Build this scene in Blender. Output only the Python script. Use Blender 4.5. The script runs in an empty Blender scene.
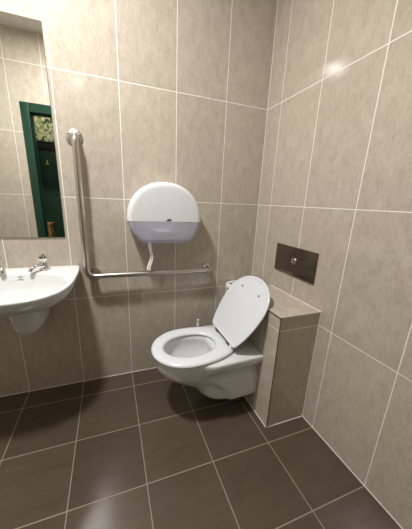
import bpy, bmesh, math, random
from mathutils import Vector, Matrix
C = bpy.context.scene
COL = C.collection
PI = math.pi
rnd = random.Random(4)

# ------------------------------------------------------------------ camera
cam = bpy.data.cameras.new('camera')
camo = bpy.data.objects.new('camera', cam); COL.objects.link(camo)
RT = Vector((0.94355401, -0.32862905, 0.04133732))
UP = Vector((0.04674084, 0.25566592, 0.96563463))
FW = Vector((0.32790414, 0.90919628, -0.256595))
M = Matrix.Identity(4)
for i in range(3):
    M[i][0] = RT[i]; M[i][1] = UP[i]; M[i][2] = -FW[i]
M[0][3], M[1][3], M[2][3] = -0.6377, -1.5233, 1.2063
camo.matrix_world = M
cam.sensor_fit = 'HORIZONTAL'; cam.sensor_width = 36
cam.lens = 236.33 / 412 * 36
cam.clip_start = 0.01
C.camera = camo

# ------------------------------------------------------------------ world, lamp strength, exposure
w = bpy.data.worlds.new('world'); C.world = w; w.use_nodes = True
w.node_tree.nodes['Background'].inputs[0].default_value = (0.6, 0.65, 0.7, 1)
w.node_tree.nodes['Background'].inputs[1].default_value = 0.05
LAMP_STRENGTH = 380.0
LAMP_POS = (-1.08, -0.74)
C.view_settings.view_transform = 'Standard'
C.view_settings.look = 'None'
C.view_settings.exposure = 0.62
C.view_settings.gamma = 1.0
C.view_settings.use_curve_mapping = False

# ------------------------------------------------------------------ room numbers (metres)
SH = -0.04372          # the right wall stands 2.5 degrees off square
CX = 0.2923            # x of the back right corner
G = 0.1381             # first cut row of tiles off the back wall
TW = 0.3095            # tile width
TD = 0.30214
CEIL = 2.66
FY = -1.555            # inner face of the front wall
LX = -1.95             # left wall
def xr(y): return CX + SH * y

# ------------------------------------------------------------------ material helpers
def new_mat(name):
    m = bpy.data.materials.new(name); m.use_nodes = True
    return m, m.node_tree, m.node_tree.nodes['Principled BSDF']

def simple(name, col, rough=0.4, metal=0.0, spec=0.5, coat=0.0, noise=0.0, nscale=20, bump=0.0):
    m, t, b = new_mat(name)
    b.inputs['Base Color'].default_value = (*col, 1)
    b.inputs['Roughness'].default_value = rough
    b.inputs['Metallic'].default_value = metal
    b.inputs['Specular IOR Level'].default_value = spec
    b.inputs['Coat Weight'].default_value = coat
    b.inputs['Coat Roughness'].default_value = 0.05
    tc = t.nodes.new('ShaderNodeTexCoord')
    n = t.nodes.new('ShaderNodeTexNoise'); n.inputs['Scale'].default_value = nscale
    n.inputs['Detail'].default_value = 4
    t.links.new(tc.outputs['Object'], n.inputs['Vector'])
    mx = t.nodes.new('ShaderNodeMix'); mx.data_type = 'RGBA'
    t.links.new(n.outputs['Fac'], mx.inputs['Factor'])
    mx.inputs['A'].default_value = (*[c * (1 - noise) for c in col], 1)
    mx.inputs['B'].default_value = (*[min(1, c * (1 + noise)) for c in col], 1)
    t.links.new(mx.outputs['Result'], b.inputs['Base Color'])
    if bump:
        bp = t.nodes.new('ShaderNodeBump'); bp.inputs['Strength'].default_value = bump
        bp.inputs['Distance'].default_value = 0.001
        t.links.new(n.outputs['Fac'], bp.inputs['Height']); t.links.new(bp.outputs['Normal'], b.inputs['Normal'])
    return m

def tile_mat(name, ua, uo, us, va, vo, vs, c1, c2, grout, gw, rough, streak, spec=0.5, vary=0.06, nb=0.0):
    """u = dot(P, ua) + uo, cells of us; the same for v. Joints, streaks and per tile tone in world metres."""
    m, t, b = new_mat(name)
    N, L = t.nodes, t.links
    geo = N.new('ShaderNodeNewGeometry')
    def math_(op, a, bb=None, c=None):
        n = N.new('ShaderNodeMath'); n.operation = op
        for i, x in enumerate((a, bb, c)):
            if x is None: continue
            if isinstance(x, (int, float)): n.inputs[i].default_value = x
            else: L.new(x, n.inputs[i])
        return n.outputs[0]
    def dot(v):
        n = N.new('ShaderNodeVectorMath'); n.operation = 'DOT_PRODUCT'
        L.new(geo.outputs['Position'], n.inputs[0]); n.inputs[1].default_value = v
        return n.outputs['Value']
    u = math_('DIVIDE', math_('ADD', dot(ua), uo), us); v = math_('DIVIDE', math_('ADD', dot(va), vo), vs)
    def edge(x, s):
        f = math_('FRACT', x)
        return math_('MULTIPLY', math_('MINIMUM', f, math_('SUBTRACT', 1.0, f)), s)
    e = math_('MINIMUM', edge(u, us), edge(v, vs))
    mask = math_('SUBTRACT', 1.0, math_('SMOOTH_MIN', math_('MAXIMUM', math_('DIVIDE', math_('SUBTRACT', e, gw * 0.6), gw * 0.6), 0.0), 1.0, 0.0))
    cid = N.new('ShaderNodeCombineXYZ'); L.new(math_('FLOOR', u), cid.inputs[0]); L.new(math_('FLOOR', v), cid.inputs[1])
    wn = N.new('ShaderNodeTexWhiteNoise'); wn.noise_dimensions = '2D'; L.new(cid.outputs[0], wn.inputs['Vector'])
    # streaks, different in each tile
    cs = N.new('ShaderNodeCombineXYZ')
    L.new(math_('ADD', math_('MULTIPLY', u, us * streak[0]), math_('MULTIPLY', wn.outputs['Value'], 37.0)), cs.inputs[0])
    L.new(math_('MULTIPLY', v, vs * streak[1]), cs.inputs[1])
    n1 = N.new('ShaderNodeTexNoise'); n1.inputs['Scale'].default_value = 1; n1.inputs['Detail'].default_value = 6
    n1.inputs['Roughness'].default_value = 0.7
    L.new(cs.outputs[0], n1.inputs['Vector'])
    cl = N.new('ShaderNodeCombineXYZ')
    L.new(math_('ADD', math_('MULTIPLY', u, us * streak[0] * 0.2), math_('MULTIPLY', wn.outputs['Value'], 11.0)), cl.inputs[0])
    L.new(math_('MULTIPLY', v, vs * streak[1] * 0.35), cl.inputs[1])
    n2 = N.new('ShaderNodeTexNoise'); n2.inputs['Scale'].default_value = 1; n2.inputs['Detail'].default_value = 3
    L.new(cl.outputs[0], n2.inputs['Vector'])
    fac = math_('ADD', math_('MULTIPLY', n1.outputs['Fac'], 0.6), math_('MULTIPLY', n2.outputs['Fac'], 0.4))
    mr = N.new('ShaderNodeMapRange'); mr.inputs['From Min'].default_value = 0.31; mr.inputs['From Max'].default_value = 0.69
    L.new(fac, mr.inputs['Value'])
    mx = N.new('ShaderNodeMix'); mx.data_type = 'RGBA'
    mx.inputs['A'].default_value = (*c1, 1); mx.inputs['B'].default_value = (*c2, 1)
    L.new(mr.outputs['Result'], mx.inputs['Factor'])
    hs = N.new('ShaderNodeHueSaturation'); L.new(mx.outputs['Result'], hs.inputs['Color'])
    L.new(math_('ADD', 1 - vary / 2, math_('MULTIPLY', wn.outputs['Value'], vary)), hs.inputs['Value'])
    mg = N.new('ShaderNodeMix'); mg.data_type = 'RGBA'; mg.inputs['B'].default_value = (*grout, 1)
    L.new(mask, mg.inputs['Factor']); L.new(hs.outputs['Color'], mg.inputs['A'])
    L.new(mg.outputs['Result'], b.inputs['Base Color'])
    rr = math_('ADD', rough, math_('MULTIPLY', mask, 0.4)); rr = math_('ADD', rr, math_('MULTIPLY', n1.outputs['Fac'], 0.06))
    L.new(rr, b.inputs['Roughness'])
    b.inputs['Specular IOR Level'].default_value = spec
    h = math_('SUBTRACT', math_('MULTIPLY', n1.outputs['Fac'], nb), mask)
    bp = N.new('ShaderNodeBump'); bp.inputs['Strength'].default_value = 0.35; bp.inputs['Distance'].default_value = 0.0008
    L.new(h, bp.inputs['Height']); L.new(bp.outputs['Normal'], b.inputs['Normal'])
    return m

WA, WB = (0.395, 0.342, 0.270), (0.575, 0.518, 0.435)
GR = (0.86, 0.83, 0.76)
wall_args = dict(c1=WA, c2=WB, grout=GR, gw=0.0021, rough=0.07, streak=(125, 34), nb=0.08, vary=0.07)
M_back = tile_mat('beige_tiles_back', (1, 0, 0), 10 * TW, TW, (0, 0, 1), 0, 0.6, **wall_args)
M_right = tile_mat('beige_tiles_right', (0, -1, 0), -G + 10 * TD, TD, (0, 0, 1), 0, 0.6, **wall_args)
M_front = tile_mat('beige_tiles_front', (1, 0, 0), 1.595 + 3.0, 0.3, (0, 0, 1), 0, 0.6, **wall_args)
M_box_side = tile_mat('beige_tiles_cistern_side', (0, -1, 0), 0.665 - 0.6, 0.6, (0, 0, 1), 0, 0.6, **wall_args)
M_box_end = tile_mat('beige_tiles_cistern_end', (1, 0, 0), 1.0, 5.0, (0, 0, 1), 0, 0.6, **wall_args)
M_box_top = tile_mat('beige_tiles_cistern_top', (1, 0, 0), 1.55, 5.0, (0, 1, 0), 2.1, 5.0, **wall_args)
M_floor = tile_mat('brown_floor_tiles', (1, -SH, 0), 12 * TW, TW, (0, -1, 0), -G + 6 * TD, TD,
                   c1=(0.070, 0.053, 0.036), c2=(0.098, 0.076, 0.053), grout=(0.30, 0.245, 0.175), gw=0.0021, rough=0.2, streak=(9, 30), nb=0.15, vary=0.16)
M_ceil = simple('white_ceiling_paint', (0.72, 0.71, 0.68), 0.8, noise=0.02)
M_cer = simple('white_vitreous_china', (0.70, 0.71, 0.70), 0.1, noise=0.01, coat=0.4)
M_seat = simple('white_seat_plastic', (0.73, 0.76, 0.79), 0.2, noise=0.01)
M_disp = simple('white_dispenser_plastic', (0.76, 0.775, 0.79), 0.3, noise=0.01)
M_bin = simple('white_bin_plastic', (0.75, 0.76, 0.77), 0.35, noise=0.02)
M_grey = simple('dark_grey_plastic', (0.05, 0.05, 0.055), 0.4, noise=0.1)
M_bump = simple('grey_rubber', (0.33, 0.33, 0.33), 0.6, noise=0.1)
M_chrome = simple('chrome', (0.82, 0.82, 0.82), 0.07, metal=1, noise=0.01)
M_dchrome = simple('dark_chrome', (0.22, 0.22, 0.23), 0.15, metal=1, noise=0.1)
M_steel = simple('satin_stainless_steel', (0.58, 0.55, 0.51), 0.3, metal=1, noise=0.06, nscale=60)
M_bronze = simple('dark_bronze_steel', (0.15, 0.122, 0.092), 0.16, metal=0.75, noise=0.08, nscale=8)
M_mirror = simple('mirror_silver', (0.88, 0.9, 0.88), 0.0, metal=1, noise=0.0)
M_medge = simple('mirror_edge', (0.35, 0.4, 0.37), 0.15, noise=0.05)
M_paper = simple('tissue_paper', (0.86, 0.85, 0.84), 0.95, noise=0.03, nscale=80)
M_green = simple('teal_green_gloss_paint', (0.005, 0.036, 0.020), 0.3, noise=0.05)
M_dgreen = simple('dark_green_paint', (0.006, 0.03, 0.012), 0.5, noise=0.1)
M_blackp = simple('black_paint', (0.004, 0.004, 0.004), 0.5, noise=0.1)
M_brown = simple('varnished_brown_wood', (0.30, 0.16, 0.05), 0.4, noise=0.3, nscale=14)
M_yellow = simple('yellow_paint', (0.6, 0.45, 0.08), 0.5, noise=0.05)
M_wet = simple('toilet_water', (0.50, 0.52, 0.53), 0.02, noise=0.02)
M_trim = simple('dark_brown_tile_edge', (0.10, 0.075, 0.05), 0.5, noise=0.1)
M_silic = simple('white_sealant', (0.85, 0.83, 0.78), 0.5, noise=0.03)
M_dark = simple('shadow_black_slot', (0.02, 0.02, 0.02), 0.5, noise=0.1)
M_bristle = simple('white_bristles', (0.7, 0.7, 0.68), 0.8, noise=0.2, nscale=200)

def foliage_mat():
    m, t, b = new_mat('leafy_picture_print')
    tc = t.nodes.new('ShaderNodeTexCoord')
    n = t.nodes.new('ShaderNodeTexNoise'); n.inputs['Scale'].default_value = 16; n.inputs['Detail'].default_value = 5
    n.inputs['Distortion'].default_value = 1.5
    t.links.new(tc.outputs['Object'], n.inputs['Vector'])
    r = t.nodes.new('ShaderNodeValToRGB'); e = r.color_ramp.elements
    e[0].position = 0.36; e[0].color = (0.01, 0.012, 0.006, 1); e[1].position = 0.58; e[1].color = (0.75, 0.68, 0.42, 1)
    x = e.new(0.42); x.color = (0.10, 0.15, 0.05, 1); x = e.new(0.49); x.color = (0.38, 0.42, 0.18, 1)
    t.links.new(n.outputs['Fac'], r.inputs['Fac']); t.links.new(r.outputs['Color'], b.inputs['Base Color'])
    b.inputs['Roughness'].default_value = 0.4
    return m
M_leaf = foliage_mat()

def lavender_mat():
    m, t, b = new_mat('lavender_smoked_plastic')
    b.inputs['Base Color'].default_value = (0.82, 0.81, 0.96, 1); b.inputs['Roughness'].default_value = 0.12
    n = t.nodes.new('ShaderNodeTexNoise'); n.inputs['Scale'].default_value = 30
    mr = t.nodes.new('ShaderNodeMapRange'); mr.inputs['To Min'].default_value = 0.40; mr.inputs['To Max'].default_value = 0.45
    t.links.new(n.outputs['Fac'], mr.inputs['Value'])
    tr = t.nodes.new('ShaderNodeBsdfTransparent'); tr.inputs[0].default_value = (0.86, 0.85, 0.95, 1)
    mx = t.nodes.new('ShaderNodeMixShader'); t.links.new(mr.outputs['Result'], mx.inputs[0])
    t.links.new(tr.outputs[0], mx.inputs[1]); t.links.new(b.outputs[0], mx.inputs[2])
    t.links.new(mx.outputs[0], t.nodes['Material Output'].inputs['Surface'])
    return m
M_lav = lavender_mat()

def lamp_mat():
    m, t, b = new_mat('glowing_lamp_diffuser')
    b.inputs['Base Color'].default_value = (0.8, 0.8, 0.8, 1)
    b.inputs['Emission Color'].default_value = (1.0, 0.985, 0.975, 1)
    b.inputs['Emission Strength'].default_value = LAMP_STRENGTH
    return m
M_lamp = lamp_mat()

# ------------------------------------------------------------------ mesh helpers
def link(name, bm, mat, parent=None, smooth=True, angle=38, loc=None):
    bmesh.ops.recalc_face_normals(bm, faces=bm.faces)
    if smooth:
        for f in bm.faces: f.smooth = True
        for e in bm.edges:
            if len(e.link_faces) == 2 and e.calc_face_angle(0) > math.radians(angle): e.smooth = False
    me = bpy.data.meshes.new(name); bm.to_mesh(me); bm.free()
    o = bpy.data.objects.new(name, me); COL.objects.link(o)
    for m in (mat if isinstance(mat, (list, tuple)) else [mat]): me.materials.append(m)
    if parent: o.parent = parent
    if loc: o.location = loc
    return o

def thing(name, label, cat, loc=(0, 0, 0), rz=0, group=None):
    o = bpy.data.objects.new(name, None); COL.objects.link(o)
    o.empty_display_size = 0.05
    o.location = loc; o.rotation_euler = (0, 0, rz); o['label'] = label; o['category'] = cat
    if group: o['group'] = group
    return o
def tag(o, label, cat, group=None):
    o['label'] = label; o['category'] = cat
    if group: o['group'] = group
    return o
def struct(name, bm, mat, parent=None, smooth=False):
    o = link(name, bm, mat, parent, smooth)
    if not parent: o['kind'] = 'structure'
    return o

def add_box(bm, x0, x1, y0, y1, z0, z1, bev=0.0, seg=2):
    vs = [bm.verts.new((x, y, z)) for z in (z0, z1) for x, y in ((x0, y0), (x1, y0), (x1, y1), (x0, y1))]
    return hexa(bm, vs, bev, seg)
def hexa(bm, vs, bev=0.0, seg=2):
    fs = [bm.faces.new([vs[i] for i in f]) for f in ((3, 2, 1, 0), (4, 5, 6, 7), (0, 1, 5, 4), (1, 2, 6, 5), (2, 3, 7, 6), (3, 0, 4, 7))]
    if bev:
        es = list({e for f in fs for e in f.edges})
        bmesh.ops.bevel(bm, geom=es, offset=bev, segments=seg, affect='EDGES', profile=0.6)
    return fs
def box(x0, x1, y0, y1, z0, z1, bev=0.0):
    bm = bmesh.new(); add_box(bm, x0, x1, y0, y1, z0, z1, bev); return bm
def prism(pts, z0, z1, bev=0.0):
    bm = bmesh.new()
    vs = [bm.verts.new((x, y, z)) for z in (z0, z1) for x, y in pts]
    hexa(bm, vs, bev); return bm

def loft(bm, rings, cap0=True, cap1=True, closed=True):
    R = [[bm.verts.new(p) for p in r] for r in rings]
    n = len(R[0])
    for a, b in zip(R, R[1:]):
        for i in range(n if closed else n - 1):
            j = (i + 1) % n
            bm.faces.new((a[i], a[j], b[j], b[i]))
    if cap0: bm.faces.new(R[0][::-1])
    if cap1: bm.faces.new(R[-1])
    return R

def lathe(bm, prof, c=(0, 0, 0), axis='z', n=32, cap0=True, cap1=True):
    rings = []
    for r, h in prof:
        ring = []
        for i in range(n):
            a = 2 * PI * i / n; p, q = r * math.cos(a), r * math.sin(a)
            v = {'z': (p, q, h), 'y': (p, h, q), 'x': (h, p, q)}[axis]
            ring.append((c[0] + v[0], c[1] + v[1], c[2] + v[2]))
        rings.append(ring)
    loft(bm, rings, cap0, cap1)

def tube(bm, pts, r, n=20, cap=True):
    pts = [Vector(p) for p in pts]
    rings = []; up = None
    for i, p in enumerate(pts):
        t = (pts[min(i + 1, len(pts) - 1)] - pts[max(i - 1, 0)]).normalized()
        if up is None:
            up = Vector((0, 0, 1)) if abs(t.z) < 0.9 else Vector((1, 0, 0))
        u = (up - t * up.dot(t)).normalized(); up = u; v = t.cross(u)
        rr = r[i] if isinstance(r, (list, tuple)) else r
        rings.append([p + (u * math.cos(2 * PI * k / n) + v * math.sin(2 * PI * k / n)) * rr for k in range(n)])
    loft(bm, rings, cap, cap)

def fillet(path, rad, seg=8):
    """round the corners of a polyline"""
    P = [Vector(p) for p in path]; out = [P[0]]
    for i in range(1, len(P) - 1):
        a, b, c = P[i - 1], P[i], P[i + 1]
        r = rad[i - 1] if isinstance(rad, (list, tuple)) else rad
        p, q = b + (a - b).normalized() * r, b + (c - b).normalized() * r
        for k in range(seg + 1):
            s = k / seg; out.append((1 - s) ** 2 * p + 2 * s * (1 - s) * b + s * s * q)
    out.append(P[-1]); return out

def ray_poly(poly, c, N):
    """N points of a closed star shaped polygon, at even angles about c"""
    out = []
    for k in range(N):
        a = 2 * PI * k / N; d = (math.cos(a), math.sin(a)); best = None
        for i in range(len(poly)):
            p, q = poly[i], poly[(i + 1) % len(poly)]
            ex, ey = q[0] - p[0], q[1] - p[1]; den = d[0] * ey - d[1] * ex
            if abs(den) < 1e-12: continue
            wx, wy = p[0] - c[0], p[1] - c[1]
            t = (wx * ey - wy * ex) / den; s = (wx * d[1] - wy * d[0]) / den
            if t > 0 and -1e-6 <= s <= 1 + 1e-6 and (best is None or t > best): best = t
        out.append((c[0] + d[0] * best, c[1] + d[1] * best))
    return out

def clamp(x, a=0.0, b=1.0): return max(a, min(b, x))

# ------------------------------------------------------------------ the room
T = 0.12
CY = -2.5     # far side of the corridor outside
struct('floor', prism([(LX - T, CY - T), (1.2, CY - T), (1.2, T), (LX - T, T)], -0.1, 0), M_floor)
struct('ceiling', prism([(LX - T, CY - T), (1.2, CY - T), (1.2, T), (LX - T, T)], CEIL, CEIL + 0.1), M_ceil)
struct('wall_back', box(LX - T, CX + T, 0, T, 0, CEIL), M_back)
struct('wall_right', prism([(xr(FY - T), FY - T), (xr(FY - T) + T, FY - T), (CX + T, 0), (CX, 0)], 0, CEIL), M_right)
struct('wall_left', box(LX - T, LX, FY, 0, 0, CEIL), M_right)
DX0, DX1, DZ = -1.515, -0.42, 2.067      # hole for the door frame
bm = bmesh.new()
add_box(bm, LX - T, DX0, FY - T, FY, 0, CEIL); add_box(bm, DX1, xr(FY), FY - T, FY, 0, CEIL); add_box(bm, DX0, DX1, FY - T, FY, DZ, CEIL)
struct('wall_front', bm, M_front)
struct('wall_corridor', box(LX - T, 1.2, CY - T, CY, 0, CEIL), M_dgreen)
struct('wall_corridor_left', box(LX - T, LX, CY, FY - T, 0, CEIL), M_dgreen)
struct('wall_corridor_right', box(1.1, 1.2, CY, FY - T, 0, CEIL), M_dgreen)
# green door frame of the open doorway
d = bpy.data.objects.new('door_1', None); COL.objects.link(d); d['kind'] = 'structure'
bm = bmesh.new(); add_box(bm, DX0, DX0 + 0.07, FY - T - 0.005, FY + 0.012, 0, DZ, 0.003); link('door_jamb', bm, M_green, d)
bm = bmesh.new(); add_box(bm, DX1 - 0.07, DX1, FY - T - 0.005, FY + 0.012, 0, DZ, 0.003); link('door_jamb', bm, M_green, d)
bm = bmesh.new(); add_box(bm, DX0 + 0.07, DX1 - 0.07, FY - T - 0.005, FY + 0.012, DZ - 0.08, DZ, 0.003); link('door_head', bm, M_green, d)
# sealant lines at the tile corners
bm = prism([(CX - 0.003, -0.003), (CX, -0.003), (CX, 0), (CX - 0.003, 0)], 0, CEIL)
struct('trim_1', bm, M_silic)
bm = box(LX, CX - 0.003, -0.003, 0, 0, 0.003); struct('trim_2', bm, M_silic)
bm = prism([(xr(FY) - 0.003, FY), (xr(FY), FY), (xr(-0.003), -0.003), (xr(-0.003) - 0.003, -0.003)], 0, 0.003)
struct('trim_3', bm, M_silic)

# boxed-in cistern, tiled
BY0, BY1, BZ, BT = -0.665, -0.235, 0.676, 0.016
def xb(y): return 0.04 + SH * y          # its face, parallel to the right wall
t = thing('cistern_boxing', 'beige tiled box hiding the cistern, low against the right wall behind the toilet', 'cistern box', (xb(BY0), BY0, 0))
def loc_prism(x0a, x1a, y0, y1, z0, z1, off=0.0, bev=0):
    ox, oy = xb(BY0), BY0
    return prism([(x0a(y0) - ox, y0 - oy), (x1a(y0) - ox, y0 - oy), (x1a(y1) - ox, y1 - oy), (x0a(y1) - ox, y1 - oy)], z0, z1, bev)
wallx = lambda y: xr(y) - 0.0005
link('side_panel', loc_prism(xb, lambda y: xb(y) + 0.012, BY0, BY1, 0.0005, BZ - 0.010), M_box_side, t, False)
link('end_panel', loc_prism(lambda y: xb(y) + 0.012, wallx, BY0 + 0.001, BY0 + 0.012, 0.0005, BZ - 0.010), M_box_end, t, False)
link('back_panel', loc_prism(lambda y: xb(y) + 0.012, wallx, BY1 - 0.012, BY1, 0.0005, BZ - 0.010), M_box_end, t, False)
link('top_slab', loc_prism(lambda y: xb(y) - 0.001, wallx, BY0 - 0.001, BY1, BZ - 0.010, BZ), M_box_top, t, False)
bm = bmesh.new()
ox, oy = xb(BY0), BY0
add_box(bm, -0.0005, 0.0035, -0.0035, -0.0004, 0.0005, BZ)
add_box(bm, -0.0035, -0.0006, -0.0035, BY1 - BY0, BZ - 0.006, BZ + 0.0002)
for v in bm.verts: v.co.x += SH * v.co.y
link('edge_trim', bm, M_trim, t, False)
bm = bmesh.new()
def seal(p, q, r=0.0022):
    tube(bm, [(p[0] - ox, p[1] - oy, p[2]), (q[0] - ox, q[1] - oy, q[2])], r, 8)
seal((xr(BY0) - .001, BY0, BZ), (xr(BY1) - .001, BY1, BZ)); seal((xr(BY0) - .002, BY0, .004), (xr(BY0) - .002, BY0, BZ))
seal((xb(BY0), BY0 - .001, .002), (xr(BY0), BY0 - .001, .002)); seal((xb(BY0) - .001, BY0, .002), (xb(BY1) - .001, BY1, .002))
link('sealant_line', bm, M_silic, t)

# flush plate on the right wall
ang = math.atan2(1, SH) - PI / 2        # direction of the right wall, from +y
PLY, PLZ = -0.427, 0.888
t = thing('flush_plate', 'dark bronze metal flush plate with a round chrome button on the right wall', 'flush plate', (xr(PLY), PLY, PLZ), ang)
link('plate', box(-0.010, -0.0003, -0.1635, 0.1635, -0.084, 0.084, 0.002), M_bronze, t)
bm = bmesh.new(); lathe(bm, [(0.019, -0.0098), (0.019, -0.014), (0.016, -0.016), (0.0155, -0.0145), (0.0, -0.0165)], (0, -0.004, 0.004), 'x', 28, False, False)
bu = link('button', bm, M_chrome, t)
bm = bmesh.new(); add_box(bm, -0.0175, -0.0150, -0.0048, -0.0032, -0.010, 0.018); link('button_split', bm, M_dark, bu)

# ------------------------------------------------------------------ mirror
MX0, MX1, MZ0, MZ1 = -1.42, -0.9435, 0.979, 1.9755
t = thing('mirror', 'tall frameless rectangular mirror on the wall above the washbasin', 'mirror', ((MX0 + MX1) / 2, 0, MZ0))
hw = (MX1 - MX0) / 2
link('backing', box(-hw, hw, -0.0045, -0.0005, 0, MZ1 - MZ0), M_medge, t, False)
link('glass', box(-hw + 0.0006, hw - 0.0006, -0.0060, -0.0045, 0.0006, MZ1 - MZ0 - 0.0006), M_mirror, t, False)

# ------------------------------------------------------------------ things seen in the mirror
t = thing('corridor_door', 'dark green door across the corridor, seen in the mirror', 'door', (-1.3, CY, 0))
link('leaf', box(-0.40, 0.44, 0.0005, 0.04, 0.005, 1.78, 0.003), M_dgreen, t)
link('head_rail', box(-0.40, 0.44, 0.0005, 0.045, 1.78, 1.86, 0.003), M_blackp, t)
bm = bmesh.new()
add_box(bm, -0.257, -0.243, 0.04, 0.044, 1.61, 1.66); add_box(bm, -0.27, -0.23, 0.04, 0.044, 1.605, 1.618)
link('yellow_mark', bm, M_yellow, t)
bm = box(-0.375, -0.05, -0.0, 0.012, -0.125, 0.17, 0.002)
o = tag(link('leafy_picture', bm, M_leaf, None, False, loc=(-1.3, CY + 0.0005, 2.02)), 'leafy green and cream picture above the dark door, seen in the mirror', 'picture')
t = thing('wooden_stool', 'brown varnished wooden stool in the corridor, low in the mirror', 'stool', (-1.655, -2.30, 0))
link('seat', box(-0.115, 0.115, -0.1, 0.1, 0.81, 0.84, 0.005), M_brown, t)
link('apron', box(-0.105, 0.105, -0.09, 0.09, 0.62, 0.81, 0.003), M_brown, t)
for sx in (-1, 1):
    for sy in (-1, 1):
        link('leg', box(sx * 0.085 - 0.018, sx * 0.085 + 0.018, sy * 0.07 - 0.018, sy * 0.07 + 0.018, 0.0, 0.62, 0.003), M_brown, t)

# ------------------------------------------------------------------ ceiling lamp
t = thing('ceiling_light', 'round white glowing flush ceiling lamp', 'ceiling light', (LAMP_POS[0], LAMP_POS[1], CEIL))
bm = bmesh.new(); lathe(bm, [(0.0, -0.0005), (0.100, -0.0005), (0.103, -0.004), (0.103, -0.026), (0.098, -0.030), (0.090, -0.030)], (0, 0, 0), 'z', 48, False, False)
link('housing', bm, M_disp, t)
bm = bmesh.new(); lathe(bm, [(0.090, -0.0285), (0.06, -0.0287), (0.03, -0.0288), (0.001, -0.0289)], (0, 0, 0), 'z', 48, False, True)
link('diffuser', bm, M_lamp, t)

t = thing('added_fill_lamp', 'added unseen fill lamp brightening the leafy picture in the corridor', 'ceiling light', (-1.35, -2.1, CEIL))  # unseen lamp added to brighten the leafy picture in the mirror
bm = bmesh.new(); lathe(bm, [(0.0, -0.0005), (0.100, -0.0005), (0.103, -0.004), (0.103, -0.026), (0.098, -0.030), (0.090, -0.030)], (0, 0, 0), 'z', 32, False, False)
link('housing', bm, M_disp, t)
bm = bmesh.new(); lathe(bm, [(0.090, -0.0285), (0.001, -0.0288)], (0, 0, 0), 'z', 32, False, True)
M_fill_lamp = M_lamp.copy(); M_fill_lamp.name = 'added_fill_lamp_glow'; M_fill_lamp.node_tree.nodes['Principled BSDF'].inputs['Emission Strength'].default_value = 60
link('diffuser', bm, M_fill_lamp, t)

# ------------------------------------------------------------------ grab bar
GX, GY, GZ0, GZ1, GX1 = -0.841, -0.065, 0.756, 1.502, -0.082
t = thing('grab_bar', 'L-shaped satin steel grab bar fixed to the wall between basin and toilet', 'grab bar', (GX, 0, GZ0))
bm = bmesh.new()
path = fillet([(0, -0.003, GZ1 - GZ0), (0, GY, GZ1 - GZ0), (0, GY, 0), (GX1 - GX, GY, 0), (GX1 - GX, -0.003, -0.002)], [0.036, 0.05, 0.040], 10)
tube(bm, path, 0.0165, 24); link('rail', bm, M_steel, t)
bm = bmesh.new(); tube(bm, [(0.028, -0.003, 0.004), (0.028, GY + 0.004, 0.004)], 0.012, 18); link('elbow_stub', bm, M_steel, t)
for x, z in ((-0.010, GZ1 - GZ0), (0.028, 0.004), (GX1 - GX, -0.002)):
    bm = bmesh.new()
    lathe(bm, [(0.0, -0.0005), (0.040, -0.0005), (0.040, -0.005), (0.037, -0.0075), (0.022, -0.0095), (0.006, -0.0095)], (x, 0, z), 'y', 36, False, False)
    fl = link('flange', bm, M_steel, t)
    for k in range(3):
        a = 0.5 + k * 2 * PI / 3
        bm = bmesh.new(); lathe(bm, [(0.0038, -0.006), (0.0038, -0.0098), (0.002, -0.0108)], (x + 0.030 * math.cos(a), 0, z + 0.030 * math.sin(a)), 'y', 12)
        link('screw', bm, M_dchrome, fl)

# ------------------------------------------------------------------ paper dispenser
DCX, DCZ = -0.3925, 1.083
def disp_outline(a, s):
    """polar outline about the split line centre"""
    ca, sa = math.cos(a), math.sin(a)
    if sa >= 0:
        e = 2.15; r = 1 / ((abs(ca) / 0.2165) ** e + (abs(sa) / 0.221) ** e) ** (1 / e)
    else:
        # rounded flank down to a flat bottom
        e = 1.75; r1 = 1 / ((abs(ca) / 0.2165) ** e + (abs(sa) / 0.188) ** e) ** (1 / e)
        r2 = 0.124 / abs(sa) if abs(sa) > 1e-4 else 9
        r = (r1 ** -22 + r2 ** -22) ** (-1 / 22)
    return (r * s * ca, r * s * sa)
t = thing('paper_dispenser', 'white jumbo toilet roll dispenser with a lavender see-through lower window', 'toilet paper dispenser', (DCX, 0, DCZ))
SEC = [(-0.0005, 1.0), (-0.098, 1.0), (-0.112, 0.992), (-0.122, 0.972), (-0.128, 0.945), (-0.1315, 0.90), (-0.1325, 0.84)]
SEC_IN = [(-0.128, 0.84), (-0.126, 0.93), (-0.118, 0.955), (-0.095, 0.978), (-0.006, 0.978)]
def arc(a0, a1, n, s, y, dz=0.0): return [(p[0], y, p[1] + dz) for p in (disp_outline(a0 + (a1 - a0) * i / n, s) for i in range(n + 1))]
bm = bmesh.new()
rings = [arc(0, PI, 48, s, y, 0.0012) for y, s in SEC] 
R = loft(bm, rings, False, True, False)
R2 = loft(bm, [arc(0, PI, 48, s, y, 0.0012) for y, s in SEC_IN], True, False, False)
for a, b in zip(R, R[1:]): pass
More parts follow.
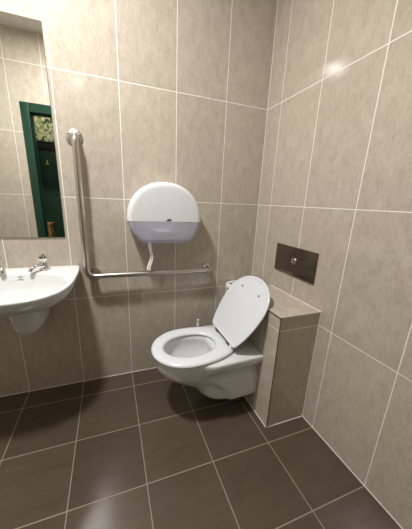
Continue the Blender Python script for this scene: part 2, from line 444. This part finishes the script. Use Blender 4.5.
# lower lip closing the shell
for k in range(len(R) - 1):
    i2 = min(len(R2) - 1, len(R2) - 1 - int(k * len(R2) / len(R))); i3 = min(len(R2) - 1, len(R2) - 1 - int((k + 1) * len(R2) / len(R)))
    for e in (0, -1):
        vs = [R[k][e], R[k + 1][e], R2[i3][e]] + ([R2[i2][e]] if i2 != i3 else [])
        bm.faces.new(vs)
bm.faces.new([R[-1][0], R[-1][-1], R2[0][-1], R2[0][0]])
cov = link('cover', bm, M_disp, t)
bm = bmesh.new()
loft(bm, [arc(PI, 2 * PI, 48, s * 0.982, y) for y, s in SEC], False, True, False)
link('window', bm, M_lav, t)
bm = bmesh.new()
for k in range(26):      # cutter teeth along the bottom lip
    x = -0.125 + k * 0.0100
    vs = [bm.verts.new(p) for p in ((x - 0.0045, -0.118, -0.1215), (x + 0.0045, -0.118, -0.1215), (x, -0.118, -0.1305), (x - 0.0045, -0.113, -0.1215), (x + 0.0045, -0.113, -0.1215), (x, -0.113, -0.1305))]
    for f in ((0, 1, 2), (5, 4, 3), (0, 3, 4, 1), (1, 4, 5, 2), (2, 5, 3, 0)): bm.faces.new([vs[i] for i in f])
link('cutter_teeth', bm, M_lav, t, False)
link('back_plate', box(-0.15, 0.15, -0.0045, -0.001, -0.08, 0.06, 0.001), M_disp, t)
bm = bmesh.new()          # small dark emblem at the lower rim of the cover
vs = [bm.verts.new(p) for p in ((0.0, -0.1337, 0.006), (0.026, -0.1337, 0.006), (0.031, -0.1337, 0.016), (0.008, -0.1337, 0.016), (0.0, -0.1325, 0.006), (0.026, -0.1325, 0.006), (0.031, -0.1325, 0.016), (0.008, -0.1325, 0.016))]
hexa(bm, [vs[0], vs[1], vs[5], vs[4], vs[3], vs[2], vs[6], vs[7]])
link('emblem', bm, M_grey, cov, False)
# the paper roll inside, with its tail hanging out
t = thing('paper_roll', 'white jumbo paper roll inside the dispenser, its tail hanging out below', 'toilet paper', (DCX, 0, DCZ))
bm = bmesh.new(); lathe(bm, [(0.025, -0.015), (0.110, -0.015), (0.112, -0.018), (0.112, -0.112), (0.110, -0.115), (0.025, -0.115)], (-0.02, 0, 0.048), 'y', 64, False, False)
lathe(bm, [(0.025, -0.015), (0.025, -0.115)], (-0.02, 0, 0.048), 'y', 32, False, False)
link('roll', bm, M_paper, t)
bm = bmesh.new()
cl = [(-0.112, -0.075, -0.012), (-0.102, -0.075, -0.07), (-0.094, -0.08, -0.125), (-0.091, -0.085, -0.155), (-0.088, -0.085, -0.180), (-0.081, -0.088, -0.212), (-0.087, -0.088, -0.240), (-0.098, -0.088, -0.270), (-0.104, -0.088, -0.300)]
wd = [0.010, 0.009, 0.009, 0.009, 0.008, 0.0075, 0.008, 0.0085, 0.009]
rings = []
for p, ww in zip(cl, wd):
    rings.append([(p[0] - ww, p[1] + 0.01, p[2] + 0.002), (p[0] - ww * 0.3, p[1] - 0.004, p[2]), (p[0] + ww * 0.3, p[1] + 0.002, p[2]), (p[0] + ww, p[1] - 0.008, p[2] - 0.002),
                  (p[0] + ww, p[1] - 0.006, p[2] - 0.002), (p[0] + ww * 0.3, p[1] + 0.004, p[2]), (p[0] - ww * 0.3, p[1] - 0.002, p[2]), (p[0] - ww, p[1] + 0.012, p[2] + 0.002)])
loft(bm, rings); link('paper_tail', bm, M_paper, t)

# ------------------------------------------------------------------ washbasin
BX, BZr = -1.14, 0.812
def basin_poly(n=120):
    out = [(0.253, -0.002), (0.262, -0.06), (0.267, -0.13)]
    for i in range(n + 1):
        a = PI * i / n; c_, s_ = math.cos(a), math.sin(a)
        out.append((0.267 * math.copysign(abs(c_) ** (2 / 2.6), c_), -0.20 - 0.305 * s_ ** (2 / 2.6)))
    return out + [(-0.267, -0.13), (-0.262, -0.06), (-0.253, -0.002)]
BC = (0, -0.275); NB = 96
outer = ray_poly(basin_poly(), BC, NB)
def bowl_pt(a, s=1.0, k=0.0):
    e = 2.5; r = 1 / ((abs(math.cos(a)) / 0.232) ** e + (abs(math.sin(a)) / (0.165 if math.sin(a) > 0 else 0.155)) ** e) ** (1 / e)
    return (r * s * math.cos(a), BC[1] + r * s * math.sin(a) + k)
t = thing('washbasin', 'white ceramic wall-hung washbasin under the mirror at the left', 'washbasin', (BX, 0, BZr))
def slope(y): k = clamp((-y - 0.10) / 0.40); return (0.030 * k, 1 - 0.03 * k, 1 - 0.105 * k)
def osc(sx, sy, z): return [(p[0] * sx, min(p[1] * sy, -0.001), z) for p in outer]
rings = [osc(0.42, 0.40, -0.165), osc(0.54, 0.52, -0.152), osc(0.68, 0.68, -0.128), osc(0.81, 0.81, -0.098), osc(0.90, 0.90, -0.072), osc(0.955, 0.955, -0.048),
         osc(0.985, 0.985, -0.025), osc(1, 1, -0.008), osc(0.998, 0.998, -0.002), osc(0.992, 0.992, 0.0)]
def bring(s, z, k=0): return [(*bowl_pt(2 * PI * i / NB, s, k), z) for i in range(NB)]
rings += [bring(1.05, -0.001), bring(1.0, -0.004), bring(0.97, -0.012), bring(0.93, -0.04), bring(0.86, -0.075), bring(0.72, -0.105, 0.008), bring(0.48, -0.122, 0.015), bring(0.2, -0.13, 0.02), bring(0.1, -0.131, 0.02)]
rings = [[(p[0] * slope(p[1])[1], p[1] * slope(p[1])[2], p[2] - slope(p[1])[0]) for p in r] for r in rings]
bm = bmesh.new(); loft(bm, rings); link('bowl', bm, M_cer, t, angle=50)
bm = bmesh.new(); lathe(bm, [(0.024, -0.1305), (0.024, -0.128), (0.018, -0.127), (0.016, -0.129), (0.0, -0.129)], (0, BC[1] + 0.024, -0.012), 'z', 24, False, False); link('drain', bm, M_chrome, t)
bm = bmesh.new(); lathe(bm, [(0.0, 0.0), (1.0, 0.0), (1.0, 0.004), (0.0, 0.004)], (0, 0, 0), 'y', 20, False, False)
for v in bm.verts: v.co = Vector((v.co.x * 0.011 - 0.002, v.co.y - 0.1265, v.co.z * 0.0016 - 0.0185))
link('overflow_slot', bm, M_dark, t)
# trap cover below
def shroud_ring(z, hx, d, e=2.8):
    out = [(hx, -0.001, z)]
    for i in range(33):
        a = PI * i / 32; c_, s_ = math.cos(a), math.sin(a)
        out.append((hx * math.copysign(abs(c_) ** (2 / e), c_), -0.02 - (d - 0.02) * s_ ** (2 / e), z))
    return out + [(-hx, -0.001, z)]
bm = bmesh.new()
loft(bm, [shroud_ring(z, hx, d) for z, hx, d in ((-0.330, 0.030, 0.13), (-0.327, 0.050, 0.165), (-0.315, 0.061, 0.185), (-0.29, 0.069, 0.20), (-0.24, 0.074, 0.215), (-0.19, 0.080, 0.225), (-0.155, 0.085, 0.23))])
link('trap_cover', bm, M_cer, t, angle=60)

# pillar taps
def tap(x, label, turn):
    t = thing('tap', label, 'tap', (x, -0.068, BZr - 0.0005), turn, 'chrome pillar taps on the washbasin')
    bm = bmesh.new(); lathe(bm, [(0.0, 0.0), (0.024, 0.0), (0.024, 0.005), (0.020, 0.009), (0.0175, 0.02), (0.0175, 0.040), (0.014, 0.046), (0.009, 0.050), (0.009, 0.056)], (0, 0, 0), 'z', 24, False, True)
    body = link('body', bm, M_chrome, t)
    bm = bmesh.new()
    tube(bm, [(0, 0.0, 0.024), (0, -0.03, 0.027), (0, -0.052, 0.027), (0, -0.066, 0.023), (0, -0.072, 0.015), (0, -0.073, 0.009)], [0.015, 0.0145, 0.0135, 0.0125, 0.0115, 0.0115], 18)
    link('spout', bm, M_chrome, t)
    bm = bmesh.new()
    rings = []
    for s, z in ((0.35, 0.052), (0.9, 0.055), (1.0, 0.060), (1.0, 0.073), (0.9, 0.079), (0.6, 0.082), (0.3, 0.083)):
        rings.append([((0.0225 + 0.0035 * math.cos(4 * a)) * s * math.cos(a), (0.0225 + 0.0035 * math.cos(4 * a)) * s * math.sin(a), z) for a in (2 * PI * i / 48 for i in range(48))])
    loft(bm, rings); h = link('handle', bm, M_chrome, t)
    bm = bmesh.new(); lathe(bm, [(0.008, 0.0825), (0.008, 0.0842), (0.004, 0.085)], (0, 0, 0), 'z', 16); link('index_cap', bm, M_dchrome, h)
tap(-1.047, 'right-hand chrome pillar tap on the washbasin', -0.65)
tap(-1.255, 'left-hand chrome pillar tap on the washbasin, half cut off by the photo edge', 0.65)

# ------------------------------------------------------------------ toilet
HX, HY = -0.086, -0.374
rz = math.atan2(-0.0437, -1.0)          # local +x = forward from the wall
t = thing('toilet', 'white wall-hung toilet with its lid raised, beside the tiled cistern box', 'toilet', (HX, HY, 0), rz)
UW = -0.1422                             # local x of the wall face
RIM = 0.398
def ss(x): x = clamp(x); return x * x * (3 - 2 * x)
def lerp(tab, z):
    for (z0, *a), (z1, *b) in zip(tab, tab[1:]):
        if z <= z1:
            k = (z - z0) / (z1 - z0) if z > z0 else 0
            return [p + (q - p) * k for p, q in zip(a, b)]
    return list(tab[-1][1:])
#        z     front  bowl halfwidth  bowl centre  trap halfwidth at wall
TAB = [(0.100, 0.125, 0.120, 0.03, 0.140), (0.106, 0.155, 0.133, 0.04, 0.154), (0.122, 0.175, 0.138, 0.06, 0.168), (0.15, 0.196, 0.138, 0.08, 0.170), (0.19, 0.228, 0.134, 0.10, 0.168),
       (0.215, 0.278, 0.132, 0.12, 0.166), (0.24, 0.328, 0.136, 0.15, 0.163), (0.27, 0.369, 0.148, 0.18, 0.158), (0.30, 0.398, 0.160, 0.20, 0.156), (0.325, 0.413, 0.168, 0.21, 0.172),
       (0.345, 0.418, 0.172, 0.21, 0.192), (0.375, 0.420, 0.175, 0.215, 0.202), (0.392, 0.420, 0.175, 0.215, 0.202)]
def pan_ring(z, shrink=0.0, n=40):
    F, Wb, uc, Wt = lerp(TAB, z); F -= shrink; Wb -= shrink; Wt -= shrink
    flw = Wt
    pts = []
    for i in range(n + 1):
        s = i / n
        u = UW + (F - UW) * math.sin(s * PI / 2) ** 0.9 if i else UW
        if u > uc: b = Wb * max(0, 1 - ((u - uc) / (F - uc)) ** 2.15) ** (1 / 2.15)
        else: b = Wb + (Wt - Wb) * ss((uc - u) / max(0.05, uc - UW)) if z > 0.30 else Wb * (1 - 0.25 * ss((uc - u) / 0.25))
        tr = Wt * ss((F * 0.9 - u) / (F * 0.9 - UW + 1e-6) * 1.9) if u < F * 0.9 else 0
        fg = flw * (1 - ss((u - UW - 0.050) / 0.035)) if u < UW + 0.085 else 0
        hw_ = max((b ** 8 + tr ** 8 + fg ** 8) ** (1 / 8), 0) if (b + tr + fg) > 0 else 0
        hw_ = min(hw_, max(Wb, Wt, flw))
        pts.append((u, hw_))
    ring = [(u, v, z) for u, v in pts] + [(u, -v, z) for u, v in reversed(pts[:-1])]
    return ring
zs = [0.100, 0.102, 0.106, 0.112, 0.122, 0.135, 0.15, 0.17, 0.19, 0.20, 0.215, 0.2275, 0.24, 0.255, 0.27, 0.285, 0.30, 0.3125, 0.325, 0.335, 0.345, 0.36, 0.375, 0.388]
rings = [pan_ring(z) for z in zs] + [[(u, v, 0.394) for u, v, _ in pan_ring(0.39, 0.001)], [(u, v, RIM) for u, v, _ in pan_ring(0.39, 0.006)]]
HC = 0.220                                # bowl hole centre
def hole(a, s=1.0, A=0.149, B=0.110):
    e = 2.1; ca, sa = math.cos(a), math.sin(a)
    r = 1 / ((abs(ca) / A) ** e + (abs(sa) / B) ** e) ** (1 / e) * s
    return r * ca, r * sa
last = rings[-1]
angs = [math.atan2(v, u - HC) for u, v, _ in last]
def hr(s, z, A=0.149, B=0.110, du=0.0): return [(HC + du + hole(a, s, A, B)[0], hole(a, s, A, B)[1], z) for a in angs]
rings += [hr(1.08, RIM), hr(1.03, RIM - 0.004), hr(1.02, RIM - 0.03), hr(1.06, RIM - 0.05), hr(0.98, RIM - 0.09, du=-0.003), hr(0.80, RIM - 0.13, du=-0.012), hr(0.55, RIM - 0.155, du=-0.02), hr(0.40, RIM - 0.19, du=-0.025), hr(0.30, RIM - 0.235, du=-0.03)]
bm = bmesh.new(); loft(bm, rings); link('pan', bm, M_cer, t, angle=60)
bm = bmesh.new(); loft(bm, [hr(0.845, RIM - 0.123, du=-0.012), hr(0.40, RIM - 0.123, du=-0.012), hr(0.02, RIM - 0.123, du=-0.012)], False, True)
link('water', bm, M_wet, t)

# seat ring
def seat_poly(A=0.204, B=0.184, Lr=0.32, uc=0.230, ex=2.05):
    out = []
    for i in range(61):
        a = -PI / 2 + PI * i / 60; c_, s_ = math.cos(a), math.sin(a)
        out.append((uc + A * abs(c_) ** (2 / ex), B * math.copysign(abs(s_) ** (2 / ex), s_)))
    rear = []
    for i in range(1, 20):
        u = uc - (uc - 0.012) * i / 19
        rear.append((u, B * math.sqrt(1 - ((uc - u) / Lr) ** 2)))
    rear += [(0.004, rear[-1][1] - 0.006), (0.0, rear[-1][1] - 0.018)]
    return out + rear + [(u, -v) for u, v in reversed(rear)]
NS = 96
sp = ray_poly(seat_poly(), (HC, 0), NS)
def so(inset, z, pull=0.0):
    out = []
    for u, v in sp:
        dx, dy = u - HC, v; r = math.hypot(dx, dy); k = (r - inset) / r
        out.append((HC + dx * k, dy * k, z))
    return out
def si(grow, z): return [(HC - 0.004 + hole(2 * PI * i / NS, 1, 0.149 + grow, 0.109 + grow)[0], hole(2 * PI * i / NS, 1, 0.149 + grow, 0.109 + grow)[1], z) for i in range(NS)]
Z0 = 0.402
bm = bmesh.new()
R = loft(bm, [so(0.010, Z0), so(0.002, Z0 + 0.002), so(0.0, Z0 + 0.007), so(0.002, Z0 + 0.013), so(0.008, Z0 + 0.018), so(0.018, Z0 + 0.0205), si(0.018, Z0 + 0.0205), si(0.008, Z0 + 0.018), si(0.001, Z0 + 0.010), si(0.0, Z0 + 0.004), si(0.004, Z0)], False, False)
n = NS
for i in range(n):
    j = (i + 1) % n; bm.faces.new((R[-1][i], R[-1][j], R[0][j], R[0][i]))
st = link('seat', bm, M_seat, t, angle=60)
for u, v in ((0.33, 0.11), (0.33, -0.11), (0.07, 0.125), (0.07, -0.125)):
    link('buffer', box(u - 0.012, u + 0.012, v - 0.008, v + 0.008, RIM - 0.0005, Z0 + 0.001, 0.001), M_bump, st)

# lid, raised and leaning on the box
lp = ray_poly([(max(u, 0.008), v) for u, v in seat_poly(0.180, 0.202, 0.325, 0.230, 2.15)], (HC, 0), NS)
LA = math.radians(58.7)
HZ = 0.436; HU = 0.022
def L2(l, v, nrm):      # along the lid, across, out of its underside
    return (HU - l * math.cos(LA) + nrm * math.sin(LA), v + 0.045 * l, HZ + l * math.sin(LA) + nrm * math.cos(LA))
def lo(inset, nrm):
    out = []
    for u, v in lp:
        dx, dy = u - HC, v; r = math.hypot(dx, dy); k = (r - inset) / r
        out.append(L2(HC + dx * k, dy * k, nrm))
    return out
bm = bmesh.new()
loft(bm, [lo(0.03, 0.0005), lo(0.016, 0.0), lo(0.011, 0.0015), lo(0.006, 0.003), lo(0.001, 0.002), lo(-0.001, -0.001), lo(0.0, -0.006), lo(0.003, -0.009), lo(0.010, -0.0115), lo(0.04, -0.0125), lo(0.10, -0.013)])
ld = link('lid', bm, M_seat, t, angle=60)
for l, v in ((0.322, 0.088), (0.322, -0.088)):
    bm = bmesh.new(); lathe(bm, [(0.006, 0.0), (0.006, 0.005), (0.004, 0.007)], (0, 0, 0), 'z', 14)
    for q in bm.verts: q.co = Vector(L2(l + q.co.x, v + q.co.y, q.co.z))
    link('lid_buffer', bm, M_bump, ld)
# hinge
bm = bmesh.new(); tube(bm, [(0.010, -0.100, 0.431), (0.010, 0.100, 0.431)], 0.006, 12); hg = link('hinge_bar', bm, M_dchrome, t)
for v in (-0.075, 0.075):
    bm = bmesh.new(); add_box(bm, -0.016, 0.020, v - 0.017, v + 0.017, 0.416, 0.441, 0.004); link('hinge_bracket', bm, M_grey, hg)
    bm = bmesh.new(); lathe(bm, [(0.018, RIM - 0.001), (0.018, 0.404), (0.012, 0.407), (0.009, 0.413), (0.009, 0.420)], (-0.012, v, 0), 'z', 20); link('hinge_post', bm, M_chrome, hg)
# white cap at the near hinge corner
bm = bmesh.new(); tube(bm, [(0.010, 0.100, 0.431), (0.010, 0.122, 0.431)], 0.010, 16); link('hinge_cap', bm, M_seat, hg)
bm = bmesh.new(); tube(bm, [(0.010, -0.100, 0.431), (0.010, -0.122, 0.431)], 0.010, 16); link('hinge_cap', bm, M_seat, hg)

# ------------------------------------------------------------------ toilet brush behind the toilet
t = thing('toilet_brush', 'white toilet brush in its holder, tip just showing behind the toilet seat', 'toilet brush', (-0.160, -0.085, 0))
bm = bmesh.new(); lathe(bm, [(0.0, 0.0), (0.050, 0.0), (0.052, 0.005), (0.048, 0.10), (0.050, 0.125), (0.046, 0.125), (0.043, 0.10), (0.045, 0.01), (0.0, 0.008)], (0, 0, 0), 'z', 32, False, False); link('holder', bm, M_bin, t)
bm = bmesh.new(); lathe(bm, [(0.010, 0.012), (0.036, 0.02), (0.038, 0.05), (0.034, 0.085), (0.01, 0.095)], (0, 0, 0), 'z', 24); link('brush_head', bm, M_bristle, t)
bm = bmesh.new(); lathe(bm, [(0.0055, 0.09), (0.0055, 0.32), (0.010, 0.335), (0.011, 0.365), (0.006, 0.378), (0.0095, 0.386), (0.008, 0.398), (0.002, 0.402)], (0, 0, 0), 'z', 18); link('handle', bm, M_bin, t)

# ------------------------------------------------------------------ white bin between box and back wall
t = thing('waste_bin', 'white round-topped bin in the corner behind the raised toilet lid', 'bin', (0.131, -0.105, 0))
bm = bmesh.new(); lathe(bm, [(0.0, 0.0), (0.082, 0.0), (0.086, 0.006), (0.094, 0.57), (0.094, 0.622)], (0, 0, 0), 'z', 48, False, True); link('body', bm, M_bin, t)
bm = bmesh.new(); lathe(bm, [(0.0965, 0.620), (0.0965, 0.637), (0.094, 0.645), (0.085, 0.650), (0.06, 0.653), (0.02, 0.654)], (0, 0, 0), 'z', 48); l = link('bin_lid', bm, M_bin, t)
bm = bmesh.new(); lathe(bm, [(0.0075, 0.648), (0.0075, 0.657), (0.003, 0.659)], (-0.062, 0.010, 0), 'z', 14); link('lid_stud', bm, M_dark, l)
bm = bmesh.new(); add_box(bm, -0.098, -0.090, -0.040, -0.012, 0.626, 0.634, 0.001); link('lid_slot', bm, M_dark, l)
